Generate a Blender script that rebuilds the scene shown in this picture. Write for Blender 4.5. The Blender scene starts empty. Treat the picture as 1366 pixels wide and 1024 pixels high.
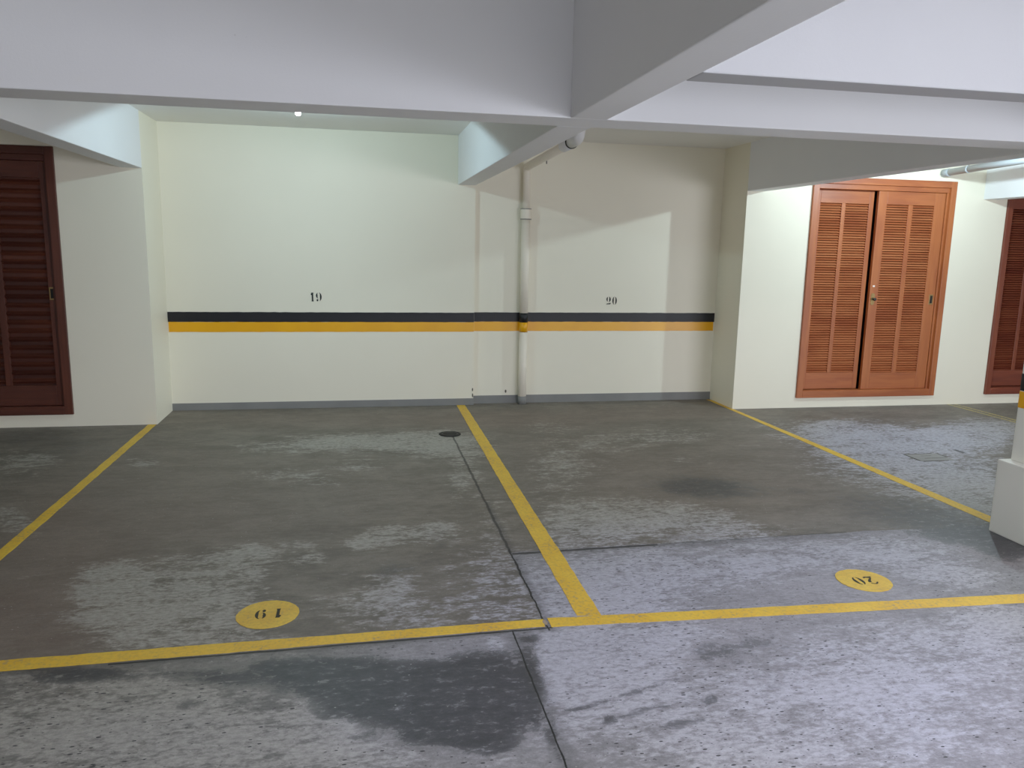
import bpy, bmesh, math, random
import numpy as np
from mathutils import Matrix, Vector

random.seed(7)
scene = bpy.context.scene
COL = scene.collection

# ------------------------------------------------------------------ helpers
def lin(c):
    return c / 12.92 if c <= 0.04045 else ((c + 0.055) / 1.055) ** 2.4

def rgb(r, g, b):
    return (lin(r / 255.0), lin(g / 255.0), lin(b / 255.0), 1.0)

class NT:
    """tiny helper to write shader graphs as expressions"""
    def __init__(self, name):
        self.m = bpy.data.materials.new(name)
        self.m.use_nodes = True
        self.t = self.m.node_tree
        self.t.nodes.clear()
        self.out = self.t.nodes.new('ShaderNodeOutputMaterial')
        self.b = self.t.nodes.new('ShaderNodeBsdfPrincipled')
        self.t.links.new(self.b.outputs[0], self.out.inputs[0])
    def put(self, sock, v):
        if isinstance(v, bpy.types.NodeSocket):
            self.t.links.new(v, sock)
        else:
            sock.default_value = v
    def math(self, op, a, b=0.0, clamp=False):
        n = self.t.nodes.new('ShaderNodeMath'); n.operation = op; n.use_clamp = clamp
        self.put(n.inputs[0], a); self.put(n.inputs[1], b)
        return n.outputs[0]
    def add(self, a, b): return self.math('ADD', a, b)
    def sub(self, a, b): return self.math('SUBTRACT', a, b)
    def mul(self, a, b): return self.math('MULTIPLY', a, b)
    def lt(self, a, b): return self.math('LESS_THAN', a, b)
    def gt(self, a, b): return self.math('GREATER_THAN', a, b)
    def step(self, v, lo, hi, a=0.0, b=1.0):
        n = self.t.nodes.new('ShaderNodeMapRange'); n.interpolation_type = 'SMOOTHSTEP'
        self.put(n.inputs['Value'], v)
        n.inputs['From Min'].default_value = lo; n.inputs['From Max'].default_value = hi
        n.inputs['To Min'].default_value = a; n.inputs['To Max'].default_value = b
        return n.outputs[0]
    def mix(self, f, a, b, mode='MIX'):
        n = self.t.nodes.new('ShaderNodeMix'); n.data_type = 'RGBA'; n.blend_type = mode
        self.put(n.inputs[0], f); self.put(n.inputs[6], a); self.put(n.inputs[7], b)
        return n.outputs[2]
    def coord(self, kind='Object'):
        n = self.t.nodes.new('ShaderNodeTexCoord')
        return n.outputs[kind]
    def pos(self):
        return self.t.nodes.new('ShaderNodeNewGeometry').outputs['Position']
    def scale(self, v, s):
        n = self.t.nodes.new('ShaderNodeMapping')
        self.put(n.inputs['Vector'], v); n.inputs['Scale'].default_value = s
        return n.outputs[0]
    def xyz(self, v):
        n = self.t.nodes.new('ShaderNodeSeparateXYZ'); self.put(n.inputs[0], v)
        return n.outputs
    def noise(self, v, s, detail=4.0, rough=0.55, dist=0.0):
        n = self.t.nodes.new('ShaderNodeTexNoise')
        self.put(n.inputs['Vector'], v)
        n.inputs['Scale'].default_value = s; n.inputs['Detail'].default_value = detail
        n.inputs['Roughness'].default_value = rough; n.inputs['Distortion'].default_value = dist
        return n.outputs[0]
    def vor(self, v, s):
        n = self.t.nodes.new('ShaderNodeTexVoronoi')
        self.put(n.inputs['Vector'], v); n.inputs['Scale'].default_value = s
        return n.outputs['Distance'], n.outputs['Color']
    def bump(self, h, strength, dist=0.01):
        n = self.t.nodes.new('ShaderNodeBump')
        n.inputs['Strength'].default_value = strength; n.inputs['Distance'].default_value = dist
        self.put(n.inputs['Height'], h)
        self.t.links.new(n.outputs[0], self.b.inputs['Normal'])
    def done(self, color, rough=0.6, metal=0.0, spec=0.3):
        self.put(self.b.inputs['Base Color'], color)
        self.put(self.b.inputs['Roughness'], rough)
        self.b.inputs['Metallic'].default_value = metal
        self.b.inputs['Specular IOR Level'].default_value = spec
        return self.m

def props(o, label=None, cat=None, group=None, kind=None):
    if label: o['label'] = label
    if cat: o['category'] = cat
    if group: o['group'] = group
    if kind: o['kind'] = kind
    return o

def empty(name, loc, label=None, cat=None, group=None, kind=None):
    o = bpy.data.objects.new(name, None)
    o.empty_display_size = 0.1
    COL.objects.link(o); o.location = loc
    return props(o, label, cat, group, kind)

class MB:
    """collects shapes (world coordinates) and links them as ONE mesh object"""
    def __init__(self): self.bm = bmesh.new()
    def box(self, x0, x1, y0, y1, z0, z1, bevel=0.0, rotx=0.0):
        r = bmesh.ops.create_cube(self.bm, size=1.0)
        c = Vector(((x0 + x1) / 2, (y0 + y1) / 2, (z0 + z1) / 2))
        m = Matrix.Translation(c) @ Matrix.Rotation(rotx, 4, 'X') @ Matrix.Diagonal((x1 - x0, y1 - y0, z1 - z0, 1))
        bmesh.ops.transform(self.bm, matrix=m, verts=r['verts'])
        if bevel > 0:
            es = list({e for v in r['verts'] for e in v.link_edges})
            bmesh.ops.bevel(self.bm, geom=es, offset=bevel, segments=2, affect='EDGES', profile=0.6)
        return self
    def poly(self, pts, flip=False):
        vs = [self.bm.verts.new(p) for p in pts]
        if flip: vs.reverse()
        self.bm.faces.new(vs)
        return self
    def prism(self, pts, off):
        """flat outline (3-D points) thickened by the vector off"""
        off = Vector(off)
        a = [self.bm.verts.new(Vector(p)) for p in pts]
        b = [self.bm.verts.new(Vector(p) + off) for p in pts]
        n = len(pts)
        self.bm.faces.new(a); self.bm.faces.new(list(reversed(b)))
        for i in range(n):
            j = (i + 1) % n
            self.bm.faces.new((a[i], b[i], b[j], a[j]))
        return self
    def tube(self, pts, radii, seg=24, cap=True):
        """a tube along a polyline, radius per point"""
        pts = [Vector(p) for p in pts]
        rings = []; up = None
        for i, p in enumerate(pts):
            t = (pts[min(i + 1, len(pts) - 1)] - pts[max(i - 1, 0)]).normalized()
            if up is None:
                up = Vector((1, 0, 0)) if abs(t.x) < 0.9 else Vector((0, 1, 0))
            up = (up - t * up.dot(t)).normalized()
            w = t.cross(up)
            r = radii[i] if isinstance(radii, (list, tuple)) else radii
            rings.append([self.bm.verts.new(p + (up * math.cos(a) + w * math.sin(a)) * r)
                          for a in (2 * math.pi * k / seg for k in range(seg))])
        for a, b in zip(rings, rings[1:]):
            for k in range(seg):
                f = self.bm.faces.new((a[k], a[(k + 1) % seg], b[(k + 1) % seg], b[k])); f.smooth = True
        if cap:
            self.bm.faces.new(list(reversed(rings[0]))); self.bm.faces.new(rings[-1])
        return self
    def lathe(self, centre, axis, prof, seg=32):
        """profile of (radius, height) spun about axis through centre"""
        axis = Vector(axis).normalized()
        u = axis.orthogonal().normalized(); w = axis.cross(u); c = Vector(centre)
        rings = []
        for r, h in prof:
            rings.append([self.bm.verts.new(c + axis * h + (u * math.cos(a) + w * math.sin(a)) * max(r, 1e-5))
                          for a in (2 * math.pi * k / seg for k in range(seg))])
        for a, b in zip(rings, rings[1:]):
            for k in range(seg):
                f = self.bm.faces.new((a[k], a[(k + 1) % seg], b[(k + 1) % seg], b[k])); f.smooth = True
        self.bm.faces.new(list(reversed(rings[0]))); self.bm.faces.new(rings[-1])
        return self
    def build(self, name, mat, parent=None, **kw):
        bmesh.ops.recalc_face_normals(self.bm, faces=self.bm.faces)
        me = bpy.data.meshes.new(name)
        if parent is not None:
            bmesh.ops.translate(self.bm, verts=self.bm.verts, vec=-wloc(parent))
            o_loc = Vector((0, 0, 0))
        else:
            xs = [v.co for v in self.bm.verts]
            o_loc = Vector(((min(v.x for v in xs) + max(v.x for v in xs)) / 2,
                            (min(v.y for v in xs) + max(v.y for v in xs)) / 2,
                            min(v.z for v in xs)))
            bmesh.ops.translate(self.bm, verts=self.bm.verts, vec=-o_loc)
        self.bm.to_mesh(me); self.bm.free()
        me.materials.append(mat)
        o = bpy.data.objects.new(name, me)
        COL.objects.link(o)
        o.location = o_loc
        if parent is not None: o.parent = parent
        return props(o, **kw)

def wloc(o):
    v = Vector(o.location)
    while o.parent:
        o = o.parent; v += Vector(o.location)
    return v

# ------------------------------------------------------------------ key dimensions (metres, z up, y away from the viewer)
EYE = 1.5
YA, YB = 7.281, 7.338           # back wall of bay 19 / of bay 20
YL, YR = 6.728, 6.832           # closet walls left / right
XL, XR = -1.648, 3.530          # inner corners of the two closet walls
XM, WB = 0.905, 0.165           # middle beam, beam width
ZB, ZC, ZF = 2.051, 2.484, 2.80 # beam undersides, bay slab, aisle slab
Y1, T1 = 3.388, 0.232           # main cross beam
YN, TN = 2.418, 0.135           # nearer cross beam on the right
XS = 1.066                      # where the back wall steps back
X4 = 6.045                      # beam beyond the louvred closet

# ------------------------------------------------------------------ materials
def wall_mat(name, c1, c2, mottling=0.5, rough=0.55, specks=False):
    n = NT(name); p = n.pos()
    a = n.noise(p, 1.3, 3.0, 0.5); b = n.noise(p, 90.0, 3.0, 0.6)
    f = n.step(a, 0.3, 0.7, 0.0, mottling)
    col = n.mix(f, c1, c2)
    if specks:
        d, c = n.vor(p, 24.0)
        pick = n.gt(n.xyz(c)[0], 0.93)
        s = n.mul(n.mul(n.lt(d, 0.10), pick), n.step(n.noise(p, 2.2, 2.0), 0.5, 0.62, 0.0, 0.6))
        col = n.mix(s, col, rgb(120, 118, 116))
    n.bump(b, 0.10, 0.004)
    return n.done(col, rough, 0.0, 0.25)

M = {}
M['cream'] = wall_mat('cream_wall_paint', rgb(237, 231, 210), rgb(231, 225, 204))
M['white'] = wall_mat('white_beam_paint', rgb(233, 234, 236), rgb(226, 227, 230), 0.6, 0.6, True)
M['white_dimmed'] = wall_mat('dimmed_white_beam_paint', rgb(180, 181, 185), rgb(173, 174, 179), 0.6, 0.6, True)  # white beam paint darkened to offset excess lamp light on the near beam
M['slab'] = wall_mat('slab_paint', rgb(236, 234, 229), rgb(230, 228, 223), 0.6, 0.7)
M['column'] = wall_mat('column_paint', rgb(232, 230, 220), rgb(224, 222, 212), 0.6, 0.55)
M['plain_dark'] = wall_mat('closet_shade', rgb(18, 12, 9), rgb(14, 10, 8), 0.5, 0.9)
M['pipe'] = wall_mat('painted_pipe', rgb(238, 229, 210), rgb(230, 221, 203), 0.5, 0.4)
M['pipe_white'] = wall_mat('white_plastic', rgb(222, 221, 220), rgb(214, 214, 214), 0.5, 0.35)
M['pipe_grey'] = wall_mat('grey_blue_plastic', rgb(172, 180, 186), rgb(162, 170, 178), 0.5, 0.35)

def stripe_mat(name, c1, c2, rough=0.35):
    n = NT(name); p = n.pos()
    col = n.mix(n.step(n.noise(p, 4.0, 4.0), 0.35, 0.7, 0.0, 0.6), c1, c2)
    n.bump(n.noise(p, 80.0, 2.0), 0.08, 0.003)
    return n.done(col, rough, 0.0, 0.35)
M['black'] = stripe_mat('black_stripe_paint', rgb(9, 9, 14), rgb(14, 14, 19), 0.5)
M['yellow'] = stripe_mat('yellow_stripe_paint', rgb(236, 164, 2), rgb(228, 154, 4))
M['grey'] = stripe_mat('grey_skirting_paint', rgb(122, 122, 119), rgb(110, 110, 108), 0.6)
M['stencil'] = stripe_mat('black_stencil_paint', rgb(14, 16, 15), rgb(30, 32, 28), 0.7)
M['floor_stencil'] = stripe_mat('worn_black_stencil_paint', rgb(28, 25, 12), rgb(46, 40, 18), 0.7)
M['brass'] = NT('aged_brass').done(rgb(150, 125, 80), 0.4, 0.9)
M['iron'] = stripe_mat('dark_iron', rgb(34, 33, 30), rgb(52, 50, 46), 0.6)
M['iron_black'] = stripe_mat('black_iron', rgb(12, 12, 10), rgb(20, 19, 17), 0.7)
M['chip'] = stripe_mat('bare_render', rgb(70, 66, 58), rgb(90, 84, 74), 0.9)
M['pale_chip'] = stripe_mat('pale_broken_concrete', rgb(170, 150, 128), rgb(96, 88, 78), 0.9)
M['sticker'] = stripe_mat('white_sticker', rgb(240, 226, 216), rgb(235, 220, 210), 0.5)

def lamp_mat():
    n = NT('lit_glass'); n.b.inputs['Emission Color'].default_value = (0.9, 1.0, 0.97, 1)
    n.b.inputs['Emission Strength'].default_value = 45.0
    return n.done((0.9, 0.95, 0.95, 1), 0.3)
M['lit'] = lamp_mat()

def paint_mat(name, c1, c2, wear, lo=0.56):
    """floor paint worn down to the concrete"""
    n = NT(name); p = n.pos()
    a = n.noise(p, 5.0, 5.0, 0.6); b = n.noise(p, 60.0, 5.0, 0.65)
    col = n.mix(n.step(a, 0.3, 0.7), c1, c2)
    col = n.mix(n.step(b, 0.35, 0.75, 0.0, 0.35), col, rgb(150, 128, 70))
    w = n.step(n.add(n.mul(b, 0.7), n.mul(a, 0.35)), lo, lo + 0.12, 0.0, wear)
    col = n.mix(w, col, rgb(132, 128, 118))
    n.bump(b, 0.15, 0.004)
    return n.done(col, 0.6, 0.0, 0.25)
M['line'] = paint_mat('yellow_line_paint', rgb(234, 190, 60), rgb(224, 174, 48), 0.5)
M['line_worn'] = paint_mat('faded_yellow_line_paint', rgb(190, 170, 92), rgb(176, 158, 90), 0.8, 0.46)
M['disc'] = paint_mat('yellow_disc_paint', rgb(234, 196, 68), rgb(218, 172, 58), 0.45, 0.6)

def wood_mat(name, c1, c2, c3, axis, rough=0.42):
    n = NT(name); p = n.pos()
    s = (3.0, 3.0, 45.0) if axis == 'X' else (45.0, 30.0, 2.2)
    g = n.noise(n.scale(p, s), 1.0, 5.0, 0.6, 0.4)
    t = n.noise(n.scale(p, (2.0, 2.0, 9.0) if axis == 'X' else (9.0, 2.0, 1.5)), 1.0, 2.0)
    col = n.mix(n.step(g, 0.3, 0.7), c1, c2)
    col = n.mix(n.step(t, 0.42, 0.66, 0.0, 0.75), col, c3)
    n.bump(g, 0.12, 0.003)
    return n.done(col, rough, 0.0, 0.35)

def slat_mat(name, c1, c2, c3, pitch):
    """each slat has a tone of its own"""
    n = NT(name); p = n.pos(); z = n.xyz(p)[2]
    k = n.math('FLOOR', n.math('DIVIDE', z, pitch))
    w = n.t.nodes.new('ShaderNodeTexWhiteNoise'); w.noise_dimensions = '1D'
    n.put(w.inputs['W'], k)
    big = n.noise(n.scale(p, (1.2, 1.2, 5.0)), 1.0, 2.0)
    g = n.noise(n.scale(p, (4.0, 4.0, 120.0)), 1.0, 4.0)
    col = n.mix(w.outputs['Value'], c1, c2)
    col = n.mix(n.step(big, 0.45, 0.68, 0.0, 0.7), col, c3)
    col = n.mix(n.step(g, 0.3, 0.7, 0.0, 0.35), col, c3)
    return n.done(col, 0.45, 0.0, 0.3)

WOOD = {
 'warm': (wood_mat('warm_wood_upright', rgb(172, 94, 48), rgb(158, 82, 40), rgb(144, 70, 36), 'Z'),
          wood_mat('warm_wood_rail', rgb(168, 90, 45), rgb(154, 78, 38), rgb(138, 66, 33), 'X'),
          slat_mat('warm_wood_slats', rgb(192, 112, 68), rgb(166, 86, 48), rgb(140, 64, 38), 0.0232)),
 'red': (wood_mat('red_wood_upright', rgb(122, 56, 32), rgb(108, 46, 27), rgb(98, 40, 25), 'Z'),
         wood_mat('red_wood_rail', rgb(118, 52, 30), rgb(106, 44, 26), rgb(94, 38, 24), 'X'),
         slat_mat('red_wood_slats', rgb(124, 60, 38), rgb(104, 44, 28), rgb(88, 34, 24), 0.0232)),
 'dark': (wood_mat('dark_wood_upright', rgb(88, 44, 30), rgb(76, 36, 25), rgb(66, 31, 22), 'Z'),
          wood_mat('dark_wood_rail', rgb(80, 40, 28), rgb(68, 32, 23), rgb(60, 28, 20), 'X'),
          slat_mat('dark_wood_slats', rgb(84, 42, 29), rgb(60, 28, 21), rgb(52, 24, 18), 0.066)),
}

# ------------------------------------------------------------------ floor
# stains worn into the concrete, plus plain dark and cool-tinted patches: (x, y, ax, ay, bx, by, strength), two half-axes each
LIGHT = [(3.95,4.73,0.72,-0.09,0.36,0.46,0.42),(3.88,4.22,0.45,-0.06,0.43,0.49,0.45),(3.89,5.15,0.59,-0.07,0.32,0.45,0.4),(3.72,6.04,0.4,-0.04,0.19,0.32,0.3),(3.62,3.87,0.19,-0.03,0.22,0.24,0.4),(0.14,5.92,0.71,-0.08,0.01,0.3,0.75),(0.63,5.98,0.29,-0.03,0.04,0.34,0.5),(-0.66,5.83,0.32,-0.04,-0.02,0.18,0.3),(-0.01,5.3,0.2,-0.02,0.0,0.17,0.35),(-0.47,5.14,0.29,-0.04,-0.01,0.17,0.35),(-0.27,4.93,0.14,-0.02,-0.01,0.13,0.35),(0.66,4.88,0.12,-0.02,0.07,0.5,0.45),(0.64,5.53,0.27,-0.03,0.03,0.29,0.4),(-0.65,3.74,0.26,-0.04,-0.02,0.13,0.55),(-0.53,3.78,0.11,-0.02,-0.01,0.12,0.7),(-0.24,3.68,0.09,-0.01,-0.0,0.08,0.65),(-0.31,3.85,0.11,-0.02,-0.01,0.07,0.45),(-0.49,3.53,0.07,-0.01,-0.01,0.07,0.5),(-1.01,3.36,0.17,-0.03,-0.09,0.34,0.55),(-1.12,3.44,0.11,-0.02,-0.07,0.24,0.4),(-0.81,3.39,0.28,-0.04,-0.06,0.27,0.6),(-0.81,3.11,0.32,-0.05,-0.05,0.23,0.55),(-0.58,3.29,0.19,-0.03,-0.05,0.3,0.4),(-1.14,3.59,0.13,-0.02,-0.05,0.17,0.5),(-0.43,2.87,0.33,-0.05,-0.01,0.08,0.45),(-1.01,2.72,0.28,-0.04,-0.02,0.07,0.4),(0.06,3.86,0.13,-0.02,0.0,0.12,0.45),(0.3,3.93,0.23,-0.03,0.01,0.13,0.5),(-0.01,3.84,0.07,-0.01,0.0,0.1,0.6),(0.43,4.03,0.1,-0.01,0.01,0.09,0.5),(0.15,4.03,0.1,-0.01,0.0,0.08,0.45),(0.54,3.44,0.21,-0.03,0.05,0.34,0.3),(0.12,3.33,0.12,-0.02,0.01,0.2,0.45),(-0.04,3.12,0.22,-0.03,-0.0,0.14,0.35),(0.35,3.0,0.37,-0.06,0.02,0.17,0.35),(0.72,4.05,0.08,-0.01,0.1,0.59,0.3),(-0.98,2.45,0.29,-0.05,-0.09,0.25,0.5),(-0.66,2.4,0.27,-0.04,-0.06,0.27,0.5),(-0.38,2.27,0.27,-0.04,-0.03,0.23,0.65),(-0.15,2.31,0.14,-0.02,-0.01,0.2,0.65),(0.03,2.12,0.13,-0.02,0.0,0.1,0.6),(-0.11,2.4,0.07,-0.01,-0.0,0.09,0.5),(0.13,2.4,0.03,-0.0,0.01,0.11,0.7),(0.49,2.71,0.03,-0.01,0.01,0.08,0.75),(-1.04,2.38,0.26,-0.04,-0.09,0.24,0.3),(0.36,2.07,0.09,-0.01,0.01,0.07,0.4),(-0.8,2.67,0.15,-0.02,-0.01,0.05,0.45),(0.91,3.15,0.3,-0.04,0.12,0.45,0.5),(1.2,3.1,0.27,-0.04,0.14,0.37,0.5),(1.47,3.3,0.36,-0.05,0.14,0.34,0.45),(1.25,3.94,0.25,-0.03,0.09,0.29,0.5),(1.54,4.03,0.38,-0.05,0.11,0.3,0.55),(1.88,3.97,0.26,-0.04,0.1,0.21,0.5),(2.0,3.66,0.28,-0.04,0.07,0.15,0.5),(1.27,4.88,0.2,-0.03,0.26,1.02,0.25),(2.55,5.89,0.38,-0.04,0.1,0.25,0.35),(1.97,5.71,0.42,-0.05,0.11,0.32,0.3),(1.5,5.12,0.32,-0.04,0.11,0.37,0.25),(2.33,5.11,0.16,-0.02,0.07,0.15,0.3),(1.59,6.27,0.26,-0.03,0.07,0.27,0.3),(2.41,3.34,0.27,-0.04,0.12,0.18,0.5),(2.78,3.01,0.18,-0.03,0.09,0.11,0.75),(2.77,3.19,0.23,-0.03,0.14,0.17,0.5),(2.67,3.4,0.24,-0.03,0.12,0.17,0.4),(2.1,3.38,0.23,-0.03,0.11,0.18,0.4),(1.82,3.24,0.22,-0.03,0.08,0.15,0.4),(4.39,5.55,0.77,-0.09,0.25,0.33,0.8),(3.97,5.87,0.33,-0.04,0.2,0.31,0.45),(5.09,5.62,0.33,-0.04,0.43,0.5,0.7),(5.58,5.83,0.28,-0.03,0.35,0.38,0.5),(3.85,4.46,0.32,-0.04,0.32,0.4,0.35),(3.85,4.13,0.15,-0.02,0.3,0.35,0.4),(4.42,6.1,0.42,-0.05,0.16,0.23,0.35),(3.89,5.24,0.36,-0.04,0.15,0.21,0.3),(0.89,2.46,0.29,-0.05,0.11,0.34,0.46799999999999997),(0.69,2.35,0.15,-0.02,0.07,0.26,0.39),(1.04,2.16,0.36,-0.06,0.12,0.27,0.42900000000000005),(1.64,2.34,0.33,-0.05,0.18,0.28,0.46799999999999997),(2.13,2.37,0.37,-0.06,0.24,0.29,0.507),(1.67,1.97,0.43,-0.07,0.16,0.21,0.39),(0.71,2.63,0.11,-0.02,0.03,0.13,0.39),(1.14,1.94,0.27,-0.05,0.05,0.1,0.39),(1.09,2.69,0.29,-0.05,0.04,0.11,0.39),(2.6,2.58,0.19,-0.03,0.16,0.18,0.6),(-2.23,5.59,0.24,-0.03,-0.15,0.39,0.3),(-1.81,4.37,0.15,-0.02,-0.09,0.24,0.3),(-2.25,5.77,0.2,-0.02,-0.06,0.16,0.35),(-1.47,5.54,0.12,-0.02,-0.03,0.12,0.5),(-1.89,4.49,0.08,-0.01,-0.08,0.2,0.3)]
DARK = [(-0.79,2.71,0.38,-0.06,-0.02,0.06,0.45),(-1.08,2.72,0.15,-0.02,-0.02,0.05,0.45),(-0.94,2.75,0.13,-0.02,-0.02,0.05,0.5),(-1.17,2.81,0.15,-0.02,-0.01,0.03,0.4),(-0.57,2.49,0.08,-0.01,-0.01,0.04,0.5),(-0.7,2.43,0.03,-0.0,-0.01,0.02,0.5),(-0.56,2.37,0.08,-0.01,-0.0,0.02,0.5),(-0.48,2.64,0.1,-0.02,-0.01,0.06,0.45),(-0.9,2.31,0.04,-0.01,-0.01,0.02,0.3),(0.14,2.49,0.36,-0.06,0.01,0.16,1.0),(-0.12,2.62,0.23,-0.04,-0.0,0.11,0.8),(0.36,2.42,0.16,-0.03,0.03,0.23,0.9),(0.25,2.3,0.22,-0.04,0.01,0.12,0.9),(0.35,2.2,0.13,-0.02,0.01,0.1,0.8),(-0.02,2.42,0.12,-0.02,0.0,0.1,0.7),(0.46,2.52,0.11,-0.02,0.03,0.2,0.6),(-0.32,2.69,0.1,-0.02,-0.01,0.06,0.5),(-0.13,2.36,0.04,-0.01,-0.0,0.02,0.5),(-0.02,2.22,0.06,-0.01,0.0,0.02,0.5),(-0.24,2.3,0.07,-0.01,-0.0,0.02,0.35),(0.17,2.19,0.09,-0.02,0.0,0.04,0.5),(0.39,2.1,0.07,-0.01,0.01,0.04,0.4),(0.6,2.6,0.04,-0.01,0.04,0.18,0.6),(0.57,2.36,0.03,-0.0,0.04,0.18,0.55),(0.58,2.16,0.02,-0.0,0.03,0.11,0.6),(0.62,2.76,0.08,-0.01,0.01,0.05,0.5),(0.57,2.03,0.02,-0.0,0.01,0.05,0.5),(2.15,4.51,0.29,-0.04,0.1,0.23,0.85),(2.43,4.39,0.29,-0.04,0.11,0.2,0.45),(1.94,4.7,0.4,-0.05,0.09,0.23,0.25),(2.73,4.34,0.06,-0.01,0.03,0.06,0.5),(3.16,3.93,0.41,-0.06,0.19,0.25,0.65),(3.29,3.71,0.31,-0.04,0.17,0.2,0.7),(3.23,3.48,0.25,-0.04,0.12,0.14,0.6),(3.01,4.23,0.29,-0.04,0.13,0.2,0.35),(3.44,3.4,0.17,-0.02,0.18,0.19,0.8),(3.22,3.22,0.16,-0.02,0.13,0.14,0.5),(1.53,2.95,0.29,-0.04,0.05,0.1,0.35),(1.43,2.55,0.2,-0.03,0.07,0.14,0.42),(1.25,2.49,0.11,-0.02,0.05,0.1,0.3),(1.43,2.33,0.13,-0.02,0.05,0.09,0.35),(0.99,2.15,0.14,-0.02,0.03,0.08,0.22),(0.88,2.13,0.09,-0.02,0.02,0.05,0.3),(1.77,2.58,0.18,-0.03,0.06,0.09,0.25),(1.61,1.95,0.19,-0.03,0.06,0.08,0.25),(1.06,1.99,0.14,-0.02,0.03,0.07,0.25),(0.16,3.51,0.12,-0.02,0.0,0.09,0.5),(0.4,3.76,0.05,-0.01,0.01,0.07,0.5),(0.11,3.45,0.07,-0.01,0.0,0.07,0.4),(-2.31,6.21,0.37,-0.04,-0.15,0.43,0.3),(-2.62,6.47,0.33,-0.04,-0.12,0.31,0.3),(-1.92,5.95,0.26,-0.03,-0.14,0.44,0.3),(1.83,6.53,0.6,-0.06,0.06,0.24,0.2),(-0.53,7.25,1.34,-0.13,-0.01,0.2,0.3),(-1.16,7.0,0.38,-0.04,-0.04,0.25,0.25),(-1.41,3.66,0.26,-0.04,-0.19,0.52,0.2),(-1.22,3.12,0.17,-0.03,-0.09,0.26,0.25),(-0.13,4.25,0.24,-0.03,-0.01,0.25,0.25),(-1.03,4.79,0.39,-0.05,-0.09,0.45,0.2),(2.06,2.87,0.2,-0.03,0.04,0.05,0.2),(1.05,5.64,0.08,-0.01,0.16,0.88,0.2),(1.67,3.69,0.16,-0.02,0.02,0.04,0.5),(1.42,3.68,0.12,-0.02,0.01,0.03,0.4),(0.692,2.265,0.103,0.021,-0.004,0.022,0.55),(0.936,2.335,0.203,0.066,-0.007,0.021,0.55),(0.746,2.181,0.172,0.048,-0.006,0.021,0.5),(1.036,2.235,0.192,0.019,-0.002,0.022,0.45),(1.124,2.334,0.031,-0.068,0.022,0.01,0.4),(1.145,2.226,-0.066,-0.086,0.018,-0.013,0.45),(1.006,2.136,-0.108,-0.026,0.005,-0.021,0.4),(0.784,2.208,-0.021,-0.049,0.02,-0.009,0.4),(0.559,2.244,0.064,0.005,-0.002,0.022,0.4)]
BROWN = [(-1.48,4.04,0.38,-0.06,-0.39,1.16,0.8),(-1.3,3.2,0.23,-0.04,-0.13,0.34,0.8),(-1.34,5.21,0.55,-0.07,-0.25,1.04,0.5),(1.43,6.58,0.93,-0.1,0.08,0.36,0.7),(2.91,6.74,1.01,-0.1,0.14,0.32,0.6),(-0.28,4.75,0.8,-0.11,-0.05,0.91,0.45),(1.56,5.54,0.68,-0.08,0.15,0.54,0.4),(1.91,4.74,0.7,-0.09,0.25,0.66,0.4),(3.03,5.41,0.47,-0.06,0.47,0.87,0.4),(3.31,3.31,0.2,-0.03,0.17,0.19,0.5),(-0.18,6.75,1.4,-0.15,-0.01,0.36,0.5),(2.4,4.33,0.57,-0.08,0.22,0.43,0.4),(-0.88,4.26,0.39,-0.05,-0.09,0.48,0.4)]
COOL = [(3.92,4.54,0.79,-0.1,0.81,0.98,0.2),(1.49,2.59,1.18,-0.19,0.46,0.88,0.9),(1.24,3.2,0.88,-0.13,0.2,0.55,0.6),(2.52,3.36,0.85,-0.12,0.38,0.55,0.7),(4.39,5.55,1.07,-0.12,0.9,1.18,0.9),(0.5,3.16,0.38,-0.06,0.09,0.59,0.4),(0.34,2.46,0.38,-0.06,0.05,0.37,0.6),(-0.64,2.31,0.44,-0.07,-0.05,0.19,0.12),(2.01,2.04,0.5,-0.08,0.4,0.46,1.0)]


def axis_lines(lo, a, b, hi, fine, coarse):
    l = list(np.arange(lo, a, coarse)) + list(np.arange(a, b, fine)) + list(np.arange(b, hi, coarse)) + [hi]
    return np.array(l)

def make_floor():
    xs = axis_lines(-7.0, -3.6, 6.9, 9.0, 0.03, 0.4)
    ys = axis_lines(-6.0, 1.6, 7.4, 7.8, 0.03, 0.4)
    nx, ny = len(xs), len(ys)
    X, Y = np.meshgrid(xs, ys)
    def field(blobs):
        f = np.zeros_like(X)
        for (cx, cy, ax, ay, bx, by, s) in blobs:
            det = ax * by - ay * bx
            if abs(det) < 1e-6: continue
            dx, dy = X - cx, Y - cy
            u = (dx * by - dy * bx) / det; v = (dy * ax - dx * ay) / det
            r2 = u * u + v * v
            g = np.exp(-0.9 * r2 * r2) * s if False else np.exp(-(r2 ** 1.4) * 0.75) * s
            f = 1 - (1 - f) * (1 - np.clip(g, 0, 1) * 0.98)
        return f
    att = np.stack([field(LIGHT), field(DARK), field(BROWN), field(COOL)], -1).reshape(-1, 4)
    co = np.stack([X, Y, np.zeros_like(X)], -1).reshape(-1, 3)
    i = np.arange(nx * ny).reshape(ny, nx)
    faces = np.stack([i[:-1, :-1], i[:-1, 1:], i[1:, 1:], i[1:, :-1]], -1).reshape(-1, 4)
    me = bpy.data.meshes.new('floor')
    me.from_pydata(co.tolist(), [], faces.tolist())
    a = me.attributes.new('wear', 'FLOAT_COLOR', 'POINT')
    a.data.foreach_set('color', att.astype(np.float32).ravel())
    me.materials.append(floor_mat())
    o = bpy.data.objects.new('floor', me); COL.objects.link(o)
    return props(o, 'worn grey concrete garage floor with pale scuffs and dark stains', 'floor', kind='structure')

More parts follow.
